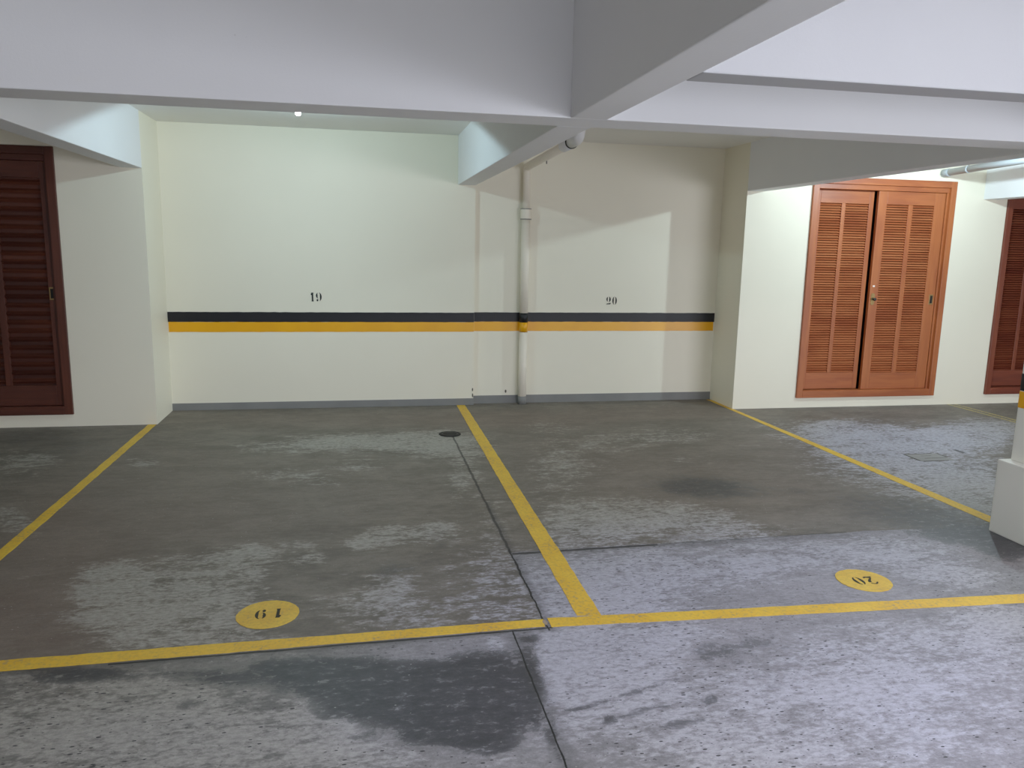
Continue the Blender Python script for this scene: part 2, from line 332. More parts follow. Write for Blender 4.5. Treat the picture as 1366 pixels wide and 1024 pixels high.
def floor_mat():
    n = NT('worn_concrete'); p = n.pos(); X, Y, Z = n.xyz(p)
    at = n.t.nodes.new('ShaderNodeAttribute'); at.attribute_name = 'wear'
    L, D, B = n.xyz(at.outputs['Color']); C = at.outputs['Alpha']
    st = n.scale(p, (0.75, 1.5, 1.0))
    n1 = n.noise(st, 3.2, 9.0, 0.66, 0.3)
    n2 = n.noise(st, 16.0, 6.0, 0.65, 0.2)
    n3 = n.noise(p, 75.0, 4.0, 0.6)
    n4 = n.noise(n.scale(p, (0.5, 1.6, 1)), 9.0, 8.0, 0.72, 0.8)
    n5 = n.noise(p, 1.1, 3.0, 0.5)
    # the rougher slab: in front of the bays, and the strip of bay 20 in front of its joint
    rough = n.math('MAXIMUM', n.lt(Y, 2.83), n.mul(n.gt(X, 0.725), n.lt(n.add(Y, n.mul(n.sub(n1, 0.5), 0.10)), 3.62)))
    n6 = n.noise(n.scale(p, (0.7, 1.3, 1.0)), 46.0, 6.0, 0.7, 0.3)
    rt = n.t.nodes.new('ShaderNodeMapping'); n.put(rt.inputs['Vector'], p)
    rt.inputs['Rotation'].default_value = (0, 0, 0.5); rt.inputs['Scale'].default_value = (1.2, 11.0, 1.0)
    n7 = n.noise(rt.outputs[0], 5.0, 6.0, 0.7, 0.6)
    ns = n.add(n.mul(n.sub(n1, 0.5), 0.7), n.add(n.mul(n.sub(n4, 0.5), 0.9), n.add(n.mul(n.sub(n2, 0.5), 0.9), n.mul(n.sub(n6, 0.5), 0.8))))
    base = n.mix(n.step(n.add(n.mul(n1, 0.6), n.mul(n2, 0.4)), 0.34, 0.66), rgb(92, 86, 77), rgb(126, 119, 108))
    rn = n.add(n.mul(n1, 0.35), n.add(n.mul(n2, 0.35), n.mul(n6, 0.3)))
    rough_c = n.mix(C, n.mix(n.step(rn, 0.36, 0.62), rgb(98, 97, 93), rgb(124, 123, 117)), n.mix(n.step(rn, 0.36, 0.62), rgb(132, 130, 134), rgb(166, 164, 170)))
    base = n.mix(n.mul(rough, 0.9), base, rough_c)
    base = n.mix(n.mul(B, 0.55), base, rgb(122, 102, 90))
    # grain and fine scratches
    base = n.mix(n.step(n3, 0.35, 0.75, 0.0, 0.5), base, n.mix(0.45, base, rgb(70, 68, 66)))
    base = n.mix(n.mul(n.step(n7, 0.54, 0.72, 0.0, 0.45), n.step(rough, 0.0, 1.0, 0.4, 1.0)), base, n.mix(0.55, base, rgb(78, 76, 78)))
    # pale, scraped areas with ragged borders
    v = n.add(n.math('MINIMUM', n.mul(L, 0.95), 0.64), n.mul(ns, 1.35))
    ml = n.mul(n.step(v, 0.22, 0.70), n.step(n6, 0.3, 0.65, 0.4, 1.0))
    ml = n.mul(ml, n.step(L, 0.03, 0.25))
    pale = n.mix(C, rgb(160, 156, 147), rgb(180, 180, 190))
    col = n.mix(n.mul(ml, 0.95), base, pale)
    # thin dusty streaks everywhere
    streak = n.mul(n.step(n4, 0.58, 0.72), n.mul(n.step(n5, 0.40, 0.6, 0.0, 0.5), n.step(n6, 0.35, 0.6)))
    col = n.mix(streak, col, pale)
    # oily, damp or rubbered areas, and dark patches by walls and column
    n8 = n.noise(p, 11.0, 7.0, 0.68, 0.6)
    v = n.add(n.math('MINIMUM', D, 0.85), n.add(n.mul(ns, 0.8), n.mul(n.sub(n8, 0.5), 1.1)))
    soft = n.sub(1.0, rough)
    md = n.mul(n.mix(soft, n.step(v, 0.40, 0.54), n.step(v, 0.2, 0.9)), n.step(D, 0.04, 0.30))
    isl = n.step(n.add(n.mul(n2, 0.5), n.mul(n6, 0.5)), 0.53, 0.63, 1.0, 0.55)
    col = n.mix(n.mul(n.mul(md, isl), n.step(D, 0.1, 0.8, 0.40, 0.92)), col, n.mix(n.step(n2, 0.3, 0.7), rgb(44, 44, 47), rgb(60, 60, 62)))
    # fine speckle
    n9 = n.noise(p, 190.0, 3.0, 0.6)
    sp = n.add(n.mul(n.sub(n9, 0.5), 0.55), n.mul(n.sub(n6, 0.5), 0.45))
    sv = n.t.nodes.new('ShaderNodeHueSaturation'); n.put(sv.inputs['Value'], n.add(1.0, sp)); n.put(sv.inputs['Color'], col)
    col = sv.outputs[0]
    # cool tint
    col = n.mix(n.mul(C, 0.8), col, n.mix(1.0, col, (0.93, 0.93, 1.06, 1), 'MULTIPLY'))
    # pits in the rough slab
    q = n.scale(p, (0.8, 1.9, 1.0))
    d, c = n.vor(q, 44.0); cx = n.xyz(c)
    thr = n.step(n5, 0.40, 0.60, 0.94, 0.62)
    pit = n.mul(n.mul(n.gt(cx[0], thr), n.lt(d, n.add(0.10, n.mul(cx[1], 0.20)))), rough)
    d2, c2 = n.vor(n.scale(p, (1.0, 1.5, 1.0)), 75.0); cz = n.xyz(c2)
    pit2 = n.mul(n.mul(n.gt(cz[0], 0.93), n.lt(d2, 0.24)), n.step(rough, 0.0, 1.0, 0.12, 0.75))
    fl = n.mul(n.mul(n.lt(cz[1], 0.014), n.lt(d2, 0.26)), 0.5)
    col = n.mix(n.mul(n.math('MAXIMUM', pit, pit2), n.sub(1.0, n.mul(md, 0.7))), col, rgb(46, 45, 48))
    col = n.mix(fl, col, rgb(196, 194, 192))
    # joints and cracks
    wob = n.mul(n.sub(n.noise(p, 7.0, 6.0, 0.7), 0.5), 0.035)
    wv = n.noise(p, 5.0, 3.0)
    def crack(coord, at_, other, lo, hi, half, slope=0.0, amp=1.0):
        c_ = n.sub(n.add(coord, n.mul(wob, amp)), at_)
        if slope: c_ = n.sub(c_, n.mul(other, slope))
        dd = n.math('ABSOLUTE', c_)
        m = n.step(n.math('DIVIDE', dd, n.add(half * 0.4, n.mul(wv, half * 1.2))), 0.55, 1.15, 1.0, 0.0)
        return n.mul(m, n.mul(n.gt(other, lo), n.lt(other, hi)))
    def halo(coord, at_, other, lo, hi, half, slope=0.0):
        c_ = n.sub(n.add(coord, n.mul(wob, 0.6)), at_)
        if slope: c_ = n.sub(c_, n.mul(other, slope))
        return n.mul(n.step(n.math('ABSOLUTE', c_), 0.0, half, 0.5, 0.0), n.mul(n.gt(other, lo), n.lt(other, hi)))
    h = n.math('MAXIMUM', halo(X, 0.735, Y, 2.79, 4.4, 0.04), halo(X, 0.585, Y, 0.0, 2.83, 0.07))
    h = n.math('MAXIMUM', h, n.mul(halo(Y, 3.585, X, 0.73, 2.6, 0.06), 0.8))
    h = n.math('MAXIMUM', h, halo(Y, 2.806, X, -2.0, 0.74, 0.04, 0.013))
    col = n.mix(n.mul(h, n.step(n2, 0.3, 0.6, 0.5, 1.0)), col, rgb(62, 61, 62))
    k = crack(X, 0.724, Y, 2.80, 3.66, 0.0052)
    k = n.math('MAXIMUM', k, n.mul(crack(X, 0.724, Y, 3.6, 6.03, 0.0085, 0.0, 0.8), 0.75))
    k = n.math('MAXIMUM', k, crack(X, 0.580, Y, 0.0, 2.822, 0.0036, 0.0, 0.5))
    k = n.math('MAXIMUM', k, n.mul(crack(Y, 3.575, X, 0.73, 1.5, 0.014, 0.022, 0.5), 0.85))
    k = n.math('MAXIMUM', k, n.mul(crack(Y, 3.575, X, 1.5, 2.6, 0.012, 0.022, 1.6), 0.45))
    k = n.math('MAXIMUM', k, n.mul(crack(Y, 2.811, X, -0.9, 0.745, 0.0075, 0.013, 0.35), 0.9))
    k = n.math('MAXIMUM', k, n.mul(crack(X, 4.58, Y, 5.06, 5.17, 0.02, 0.0, 0.3), 0.8))
    col = n.mix(k, col, rgb(24, 23, 23))
    hgt = n.sub(n.add(n.mul(n2, 0.5), n.mul(n3, 0.5)), n.mul(n.math('MAXIMUM', k, pit), 2.0))
    n.bump(hgt, 0.22, 0.006)
    return n.done(col, n.step(md, 0.0, 1.0, 0.62, 0.5), 0.0, 0.3)

make_floor()

# ------------------------------------------------------------------ walls
def st(mb, name, mat, label, cat, parent=None):
    return mb.build(name, mat, parent, label=label, cat=cat, kind='structure')

def wall_with_openings(y0, y1, x0, x1, z1, holes):
    """front face at y0; holes = (x0, x1, z0, z1) 0.3 deep niches"""
    mb = MB(); x = x0
    for (a, b, c, d) in sorted(holes):
        mb.box(x, a, y0, y1, 0, z1)
        mb.box(a, b, y0, y1, 0, c); mb.box(a, b, y0, y1, d, z1)
        mb.box(a, b, y0 + 0.3, y1, c, d)
        x = b
    mb.box(x, x1, y0, y1, 0, z1)
    return mb

D1 = (4.189, 5.720); D2 = (6.319, 7.850); DL = (-3.803, -2.272)
DZ = (0.099, 2.208); DZL = (0.101, 2.186)
def hole(d, z): return (d[0] + 0.03, d[1] - 0.03, z[0] + 0.03, z[1] - 0.03)

st(MB().box(XL - 0.4, XS, YA, 7.75, 0, ZF), 'wall_back', M['cream'], 'cream wall behind bay 19 between left pier and pipe', 'wall')
st(MB().box(XS, XR + 0.4, YB, 7.75, 0, ZF), 'wall_rear', M['cream'], 'cream wall behind bay 20 with the drain pipe', 'wall')
st(wall_with_openings(YL, 7.74, -7.0, XL, ZF, [hole(DL, DZL)]), 'wall_left', M['cream'], 'cream closet wall and pier left of bay 19', 'wall')
st(wall_with_openings(YR, 7.74, XR, 9.0, ZF, [hole(D1, DZ), hole(D2, DZ)]), 'wall_right', M['cream'], 'cream closet wall right of bay 20 with louvred doors', 'wall')
st(MB().box(-7.2, -7.0, -6, 7.75, 0, ZF), 'wall_far_left', M['cream'], 'cream outer wall far to the left', 'wall')
st(MB().box(9.0, 9.2, -6, 7.75, 0, ZF), 'wall_far_right', M['cream'], 'cream outer wall far to the right', 'wall')

# painted skirting bands
st(MB().box(XL, XS + 0.003, YA - 0.004, YA + 0.01, 0.0, 0.064), 'baseboard_left', M['grey'], 'grey painted skirting band below wall number 19', 'skirting')
st(MB().box(XS + 0.004, XR, YB - 0.004, YB + 0.01, 0.0, 0.078), 'baseboard_right', M['grey'], 'grey painted skirting band below wall number 20', 'skirting')

# ------------------------------------------------------------------ ceiling slab and beams
c = MB().box(-7, 9, Y1 + T1 * 0.5, 7.75, ZC, ZC + 0.5)
c.box(-7, 9, -6, Y1 + T1 * 0.5, ZF, ZF + 0.2)
st(c, 'ceiling', M['slab'], 'pale painted concrete slab above the beams', 'ceiling')
def beam(label, *boxes, mat='white'):
    mb = MB()
    for b in boxes: mb.box(*b, bevel=0.006)
    return st(mb, 'ceiling_beam', M[mat], label, 'beam')
ZT = ZC + 0.02; ZTF = ZF + 0.02
beam('deep white cross beam spanning the whole photo above both bays', (-7, 9, Y1, Y1 + T1, ZB, ZTF))
beam('nearer white cross beam at the upper right, in front of the deep one', (XM + WB, 9, YN, YN + TN, ZB, ZTF), mat='white_dimmed')
beam('white beam over the yellow line between bays 19 and 20',
     (XM, XM + WB, -5, Y1, ZB, ZTF), (XM, XM + WB, Y1 + T1, YA + 0.05, ZB, ZT))
beam('white beam running to the pier left of wall number 19', (XL - WB, XL, Y1 + T1, YL + 0.001, ZB, ZT))
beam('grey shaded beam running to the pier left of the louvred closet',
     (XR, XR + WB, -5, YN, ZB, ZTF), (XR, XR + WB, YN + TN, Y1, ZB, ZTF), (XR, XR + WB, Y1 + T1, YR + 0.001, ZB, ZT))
beam('short white beam between the louvred closet and the rightmost closet', (X4, X4 + WB, Y1 + T1, YR + 0.02, ZB, ZT))

# ------------------------------------------------------------------ louvred closet doors
def make_closet(name, d, z, ywall, wood, label, pulls, pitch, knob=True, wide=1.328, pull_x=0.128):
    up, rail, slat = WOOD[wood]
    x0, x1 = d; z0, z1 = z
    root = empty(name, ((x0 + x1) / 2, ywall, z0), label, 'closet door', kind='structure')
    F = 0.062; yf = ywall - 0.022
    # stepped casing: outer architrave and inner stop, mitred look
    fr = MB()
    fr.box(x0, x0 + F, yf, ywall + 0.05, z0, z1, 0.004); fr.box(x1 - F, x1, yf, ywall + 0.05, z0, z1, 0.004)
    fr.build('frame_jamb', up, root)
    fr = MB()
    fr.box(x0 + F, x1 - F, yf, ywall + 0.05, z1 - F, z1, 0.004)
    fr.box(x0 + F, x1 - F, yf, ywall + 0.05, z0, z0 + F + 0.008, 0.004)
    fr.build('frame_rail', rail, root)
    ib = MB()
    ib.box(x0 + F, x0 + F + 0.014, ywall + 0.006, ywall + 0.10, z0 + F, z1 - F, 0.002)
    ib.box(x1 - F - 0.022, x1 - F, ywall + 0.006, ywall + 0.10, z0 + F, z1 - F, 0.002)
    ib.build('stop_strip', up, root)
    ib = MB().box(x0 + F, x1 - F, ywall - 0.002, ywall + 0.10, z1 - F - 0.046, z1 - F, 0.003)
    ib.build('track_cover', rail, root)
    MB().box(x0 + 0.04, x1 - 0.04, ywall + 0.14, ywall + 0.16, z0 + 0.04, z1 - 0.04).build('interior_shade_sheet', M['plain_dark'], root)  # dark sheet standing in for the shade inside the closet
    zi0, zi1 = z0 + F + 0.010, z1 - F - 0.048
    w = x1 - x0
    leaves = [(x0 + F + 0.014, x0 + 0.700, ywall + 0.066, (x0 + 0.136, x0 + 0.362, x0 + 0.403, x0 + 0.652)),
              (x0 + 0.716, x1 - F - 0.026, ywall + 0.016, (x0 + 0.808, x0 + 1.045, x0 + 1.095, x0 + wide))]
    zs0, zs1 = z0 + 0.236, z1 - 0.234
    out = []
    for li, (a, b, yy, (s0, s1, s2, s3)) in enumerate(leaves):
        T = 0.034
        lf = MB()
        for (p, q) in ((a, s0), (s1, s2), (s3, b)): lf.box(p, q, yy, yy + T, zs0 if (p, q) == (s1, s2) else zi0, zs1 if (p, q) == (s1, s2) else zi1, 0.003)
        leaf = lf.build('door_leaf', up, root)
        rl = MB()
        rl.box(s0, s3, yy + 0.0005, yy + T, zi0, zs0, 0.003); rl.box(s0, s3, yy + 0.0005, yy + T, zs1, zi1, 0.003)
        rl.build('leaf_rail', rail, leaf)
        for (p, q) in ((s0, s1), (s2, s3)):
            sl = MB(); k = int((zs1 - zs0) / pitch)
            dz = (zs1 - zs0) / k
            for i in range(k):
                zc = zs0 + (i + 0.5) * dz
                sl.box(p - 0.004, q + 0.004, yy + 0.002, yy + T - 0.004, zc - dz * (0.15 if pitch < 0.04 else 0.19), zc + dz * (0.15 if pitch < 0.04 else 0.19), 0.0, math.radians(30) if pitch < 0.04 else math.radians(40))
            if pitch > 0.04:
                sl.box(p, q, yy + T - 0.006, yy + T, zs0, zs1)
            sl.build('louvre_slats', slat, leaf)
        out.append((leaf, yy))
    zl = z0 + 0.968
    def pull(leaf, yy, cx):
        MB().box(cx - 0.022, cx + 0.022, yy - 0.003, yy + 0.002, zl - 0.050, zl + 0.050, 0.0015).build('pull_plate', M['brass'], leaf, label='aged brass recessed pull plate')
        MB().box(cx - 0.013, cx + 0.013, yy - 0.0045, yy + 0.001, zl - 0.038, zl + 0.038, 0.001).build('pull_recess', M['iron_black'], leaf)
    if 'l' in pulls: pull(out[0][0], out[0][1], x0 + 0.093)
    if 'r' in pulls: pull(out[1][0], out[1][1], x1 - pull_x)
    if knob:
        leaf, yy = out[1]
        cx = x0 + 0.752
        pts = [(cx + 0.020 * math.cos(t), yy, zl + (0.038 if math.sin(t) >= 0 else -0.038) + 0.020 * math.sin(t)) for t in
               [k * math.pi / 12 for k in range(13)] + [math.pi + k * math.pi / 12 for k in range(13)]]
        MB().prism(pts, (0, -0.004, 0)).build('lock_plate', M['brass'], leaf, label='oval aged brass lock plate')
        MB().lathe((cx + 0.004, yy - 0.004, zl), (0, -1, 0), [(0.007, 0), (0.007, 0.014), (0.013, 0.018), (0.0165, 0.026), (0.014, 0.034), (0.006, 0.037)], 20).build('knob', M['iron'], leaf)
        MB().box(cx - 0.010, cx + 0.012, yy - 0.001, yy + 0.001, zl + 0.118, zl + 0.134).build('sticker', M['sticker'], leaf, label='tiny white sticker')
    return root

make_closet('door_1', DL, DZL, YL, 'dark', 'dark brown wooden closet door on the wall left of bay 19', 'r', 0.066, False, 1.410, 0.094)
make_closet('door_2', D1, DZ, YR, 'warm', 'warm brown louvred double closet door right of bay 20', 'lr', 0.0232)
make_closet('door_3', D2, DZ, YR, 'red', 'reddish louvred closet door at the right edge behind the column', 'lr', 0.0232)

# ------------------------------------------------------------------ painted bands on the walls
SZ = (0.705, 0.795, 0.884)
def band(y, x0, x1, z0, z1, mat, label):
    mb = MB(); n = 60
    top = [(x0 + (x1 - x0) * i / n, y, z1 + random.uniform(-1, 1) * 0.0012) for i in range(n + 1)]
    bot = [(x0 + (x1 - x0) * i / n, y, z0 + random.uniform(-1, 1) * 0.0012) for i in range(n + 1)]
    mb.prism(bot + top[::-1], (0, 0.005, 0))
    return mb.build('wall_stripe', mat, None, label=label, cat='painted stripe', group='painted stripes on the back walls')
band(YA - 0.0035, XL + 0.002, XS - 0.001, SZ[1], SZ[2], M['black'], 'black painted stripe on the wall under number 19')
band(YA - 0.0030, XL + 0.006, XS - 0.001, SZ[0], SZ[1], M['yellow'], 'yellow painted stripe on the wall under number 19')
band(YB - 0.0035, XS + 0.002, XR - 0.004, SZ[1], SZ[2], M['black'], 'black painted stripe on the wall under number 20')
band(YB - 0.0030, XS + 0.002, XR - 0.012, SZ[0], SZ[1], M['yellow'], 'yellow painted stripe on the wall under number 20')

# ------------------------------------------------------------------ stencilled digits
def crescent(cx, cy, rx, ry, th, a0, a1, n=20):
    """two arcs; the stroke swells in the middle and thins to its ends"""
    o, i = [], []
    for k in range(n + 1):
        t = k / n; a = math.radians(a0 + (a1 - a0) * t)
        w = th * (0.35 + 0.65 * math.sin(math.pi * t))
        o.append((cx + rx * math.cos(a), cy + ry * math.sin(a)))
        i.append((cx + (rx - w) * math.cos(a), cy + (ry - w * 0.45) * math.sin(a)))
    return o + i[::-1]
def blob(cx, cy, rx, ry, n=16):
    return [(cx + rx * math.cos(2 * math.pi * k / n), cy + ry * math.sin(2 * math.pi * k / n)) for k in range(n)]
GLYPH = {
 '1': [[(0.10, 1.0), (0.33, 1.0), (0.31, 0.82), (0.31, 0.16), (0.35, 0.0), (0.10, 0.0), (0.13, 0.16), (0.12, 0.72), (0.02, 0.74), (0.04, 0.86)]],
 '9': [crescent(0.30, 0.52, 0.34, 0.50, 0.20, 78, -68), crescent(0.26, 0.67, 0.26, 0.33, 0.19, 108, 262), blob(0.16, 0.14, 0.10, 0.13)],
 '2': [crescent(0.30, 0.66, 0.29, 0.35, 0.20, 78, -84), crescent(0.28, 0.68, 0.28, 0.32, 0.18, 106, 250),
       [(0.0, 0.0), (0.05, 0.12), (0.2, 0.17), (0.4, 0.18), (0.60, 0.25), (0.58, 0.08), (0.45, 0.03), (0.25, 0.04), (0.12, 0.03)]],
 '0': [crescent(0.31, 0.5, 0.31, 0.5, 0.19, 80, -80), crescent(0.29, 0.5, 0.29, 0.5, 0.19, 100, 260)],
}
# the floor's "2" is a bolder, open one
GLYPH['2f'] = [crescent(0.30, 0.70, 0.29, 0.31, 0.19, 172, 30), [(0.57, 0.74), (0.60, 0.62), (0.40, 0.38), (0.22, 0.22), (0.08, 0.22), (0.26, 0.44), (0.38, 0.62), (0.40, 0.74)],
               [(0.0, 0.0), (0.05, 0.16), (0.2, 0.20), (0.4, 0.13), (0.60, 0.20), (0.57, 0.05), (0.45, 0.0), (0.25, 0.03)]]
def digits(seq, h, gap, fn, off, width=1.0):
    mb = MB()
    widths = {'1': 0.36, '9': 0.62, '2': 0.60, '2f': 0.6, '0': 0.60}
    tot = sum(widths[s] * width for s in seq) + gap * (len(seq) - 1)
    x = -tot / 2
    for s in seq:
        for outline in GLYPH[s]:
            mb.prism([fn((x + a * width) * h, (b - 0.5) * h) for a, b in outline], off)
        x += widths[s] * width + gap
    return mb
digits(['1', '9'], 0.079, 0.24, lambda u, v: (-0.378 + u, YA - 0.003 , 1.021 + v), (0, 0.004, 0), 1.0).build(
    'wall_number', M['stencil'], None, label='black stencilled number 19 on the back wall', cat='painted number', group='stencilled wall numbers')
digits(['2', '0'], 0.077, 0.22, lambda u, v: (2.433 + u, YB - 0.003, 1.002 + v), (0, 0.004, 0), 0.95).build(
    'wall_number', M['stencil'], None, label='black stencilled number 20 on the back wall', cat='painted number', group='stencilled wall numbers')

def floor_disc(cx, cy, r, seq, gap, label, rot, width, dc):
    root = empty('floor_number', (cx, cy, 0), label, 'painted number', 'numbered yellow discs on the floor')
    n = 64
    pts = [(cx + r * (1 + random.uniform(-1, 1) * 0.012) * math.cos(2 * math.pi * k / n), cy + r * (1 + random.uniform(-1, 1) * 0.012) * math.sin(2 * math.pi * k / n), 0.0005) for k in range(n)]
    MB().prism(pts, (0, 0, 0.0018)).build('painted_disc', M['disc'], root)
    ca, sa = math.cos(rot), math.sin(rot)
    fn = lambda u, v: (cx + dc[0] + ca * u - sa * v, cy + dc[1] + sa * u + ca * v, 0.0016)
    digits(seq, 0.080, gap, fn, (0, 0, 0.0016), width).build('digits', M['floor_stencil'], root, label='black stencilled digits, upside down from the aisle')
floor_disc(-0.383, 3.110, 0.124, ['1', '9'], 0.46, 'yellow floor disc reading 19 at the front of the left bay', math.pi, 0.86, (0.003, 0.001))
floor_disc(2.294, 3.042, 0.123, ['2f', '0'], 0.22, 'yellow floor disc reading 20 at the front of the right bay', math.pi - 0.03, 0.92, (0.003, -0.006))

# ------------------------------------------------------------------ yellow bay lines
def line(pts_a, pts_b, mat, label, n=70):
    """a painted strip between two edges (each a list of two floor points), ragged at its borders"""
    a0, a1 = Vector(pts_a[0]), Vector(pts_a[1]); b0, b1 = Vector(pts_b[0]), Vector(pts_b[1])
    w = (b0 - a0).normalized()
    mb = MB(); A = []; B = []
    for i in range(n + 1):
        t = i / n
        p = a0.lerp(a1, t) + w * random.uniform(-1, 1) * 0.0022; q = b0.lerp(b1, t) + w * random.uniform(-1, 1) * 0.0022
        A.append(Vector((p.x, p.y, 0.0005))); B.append(Vector((q.x, q.y, 0.0005)))
    mb.prism(A + B[::-1], (0, 0, 0.0014))
    return mb.build('floor_line', mat, None, label=label, cat='painted line', group='yellow parking bay lines')
line([(-1.716, YL - 0.005), (-1.742, 2.2)], [(-1.652, YL - 0.005), (-1.684, 2.2)], M['line'], 'yellow floor line on the left side of bay 19')
line([(0.905, 7.27), (0.870, 2.905)], [(0.985, 7.27), (0.972, 2.89)], M['line'], 'yellow floor line dividing bays 19 and 20')
line([(3.486, 7.315), (3.530, 3.56)], [(3.528, 7.28), (3.622, 3.56)], M['line'], 'yellow floor line on the right side of bay 20, ending at the column')
line([(-2.2, 2.882), (0.724, 2.896)], [(-2.2, 2.794), (0.716, 2.834)], M['line'], 'yellow floor line across the front of bay 19')
line([(0.742, 2.900), (4.2, 2.738)], [(0.742, 2.826), (4.2, 2.653)], M['line'], 'yellow floor line across the front of bay 20')
fl = MB()
for o in (0.0, 0.078):
    fl.prism([(5.895 + o, 6.825, 0.0005), (5.927 + o, 6.825, 0.0005), (5.975 + o, 4.2, 0.0005), (5.943 + o, 4.2, 0.0005)], (0, 0, 0.0014))
fl.build('floor_line', M['line_worn'], None, label='faded double yellow floor line between the two right closets', cat='painted line', group='yellow parking bay lines')

# ------------------------------------------------------------------ drain pipe
px, py, pr = 1.545, YB - 0.052, 0.040
root = empty('drain_pipe', (px, py, 0), 'cream painted drain pipe on the wall right of the step, bending under the beam', 'pipe')
arc = lambda c, a0, a1, r, n=8: [(px, c[0] + r * math.cos(math.radians(a0 + (a1 - a0) * k / n)), c[1] + r * math.sin(math.radians(a0 + (a1 - a0) * k / n))) for k in range(n + 1)]
MB().tube([(px, py, 0.0), (px, py, 0.70)], pr).build('lower_pipe', M['pipe'], root)
MB().tube([(px, py, 0.0), (px, py, 0.078)], pr + 0.0015).build('skirting_band', M['grey'], root, label='grey painted foot of the pipe')
MB().tube([(px, py, SZ[0]), (px, py, SZ[1])], pr + 0.001).build('yellow_band', M['yellow'], root, label='yellow painted band')
MB().tube([(px, py, SZ[1]), (px, py, SZ[2])], pr + 0.0012).build('black_band', M['black'], root, label='black painted band')
MB().tube([(px, py, SZ[2]), (px, py, 1.765)], pr).build('middle_pipe', M['pipe'], root)
MB().tube([(px, py, 1.752), (px, py, 1.757), (px, py, 1.765), (px, py, 1.845), (px, py, 1.853), (px, py, 1.858)], [pr, pr + .009, pr + .011, pr + .011, pr + .009, pr]).build('coupling', M['pipe'], root)
MB().tube([(px, py, 1.755), (px, py, 1.763)], pr + .0125).build('seal_ring', M['grey'], root)
MB().tube([(px, py, 1.849), (px, py, 1.856)], pr + .0125).build('seal_ring', M['grey'], root)
zr = 2.235; r2 = 0.036
MB().tube([(px, py, 1.85)] + [(px, py, zr - 0.05)] + [(px, py - 0.05 + 0.05 * math.cos(a), zr - 0.05 + 0.05 * math.sin(a)) for a in (math.radians(k * 11.25) for k in range(1, 9))] + [(px, 5.70, zr + 0.03)], r2).build('upper_pipe', M['pipe'], root)
MB().tube([(px, 5.97, zr + 0.026), (px, 5.95, zr + 0.026), (px, 5.74, zr + 0.03)], [r2 + .002, r2 + .008, r2 + .012]).build('socket', M['pipe_white'], root, label='white flared socket')
MB().tube([(px, 5.72, zr + 0.03), (px, 5.60, zr + 0.032)] + [(px, 5.60 - 0.07 * math.sin(a), zr + 0.102 - 0.07 * math.cos(a)) for a in (math.radians(k * 11.25) for k in range(1, 9))] + [(px, 5.53, ZC)], r2 + 0.008).build('elbow', M['pipe_white'], root, label='white elbow turning up to the slab')
MB().tube([(px, 5.735, zr + 0.03), (px, 5.722, zr + 0.03)], r2 + 0.0135).build('joint_gap', M['iron'], root, label='dark joint gap')
hb = MB().tube([(px, 6.604, zr + 0.011), (px, 6.616, zr + 0.011)], r2 + 0.0015)
hb.box(px - 0.003, px + 0.003, 6.607, 6.613, zr + 0.044, ZC)
hb.box(px + 0.020, px + 0.030, 6.603, 6.613, zr - 0.034, zr - 0.012)
hb.build('hanger', M['pipe'], root)
MB().box(px + 0.019, px + 0.027, 6.600, 6.606, zr - 0.040, zr - 0.014).build('hanger_bolt', M['iron'], root)

# pipe in the right-hand bay
gx, gz, gy = 5.56, 2.283, 6.82
root = empty('overhead_pipe', (gx, gy, gz), 'pale grey overhead pipe above the right side of the louvred closet', 'pipe')
MB().tube([(gx, gy, gz), (gx, 3.7, gz + 0.10)], 0.033).build('pipe_run', M['pipe_grey'], root)
MB().tube([(gx, gy, gz), (gx, gy - 0.07, gz + 0.002), (gx, gy - 0.078, gz + 0.002)], [0.038, 0.038, 0.034]).build('end_collar', M['pipe_grey'], root)
hb = MB().tube([(gx, 6.50, gz + 0.010), (gx, 6.522, gz + 0.010)], 0.0345)
hb.build('hanger_ring', M['pipe_grey'], root)
MB().box(gx - 0.004, gx + 0.004, 6.506, 6.516, gz + 0.040, ZC).build('hanger_rod', M['iron'], root)

# ------------------------------------------------------------------ column on the right
cx0, cx1, cy0, cy1 = 3.478, 3.84, 3.14, 3.517
root = empty('garage_column', ((cx0 + cx1) / 2, (cy0 + cy1) / 2, 0), 'white concrete column with black and yellow bands at the right edge', 'column')
MB().box(cx0 - 0.056, cx1 + 0.056, cy0 - 0.05, cy1 + 0.026, 0, 0.411, 0.006).build('plinth', M['column'], root, label='wider pale plinth')
MB().box(cx0, cx1, cy0, cy1, 0.411, ZB, 0.006).build('shaft', M['column'], root)
MB().box(cx0 - .0015, cx1 + .0015, cy0 - .0015, cy1 + .0015, SZ[0] - 0.003, SZ[1], 0.006).build('yellow_band', M['yellow'], root, label='yellow painted band')
MB().box(cx0 - .0015, cx1 + .0015, cy0 - .0015, cy1 + .0015, SZ[1], SZ[2] + 0.006, 0.006).build('black_band', M['black'], root, label='black painted band')

# ------------------------------------------------------------------ floor drain and hatch
root = empty('floor_drain', (0.708, 6.112, 0), 'round black iron drain cover on the floor beside the dividing yellow line', 'drain cover')
MB().lathe((0.708, 6.112, 0.0003), (0, 0, 1), [(0.088, 0), (0.088, 0.006), (0.076, 0.008), (0.074, 0.004), (0.0005, 0.004)], 40).build('rim', M['iron_black'], root)
g = MB()
g.lathe((0.708, 6.112, 0.003), (0, 0, 1), [(0.070, 0), (0.070, 0.003), (0.066, 0.004), (0.0005, 0.0045)], 40)
g.build('cover', M['iron'], root)
s = MB()
for k in range(-2, 3):
    hw = math.sqrt(0.056 ** 2 - (k * 0.018) ** 2)
    s.box(0.708 - hw, 0.708 + hw, 6.112 + k * 0.018 - 0.004, 6.112 + k * 0.018 + 0.004, 0.006, 0.0082)
s.build('slots', M['iron_black'], root)

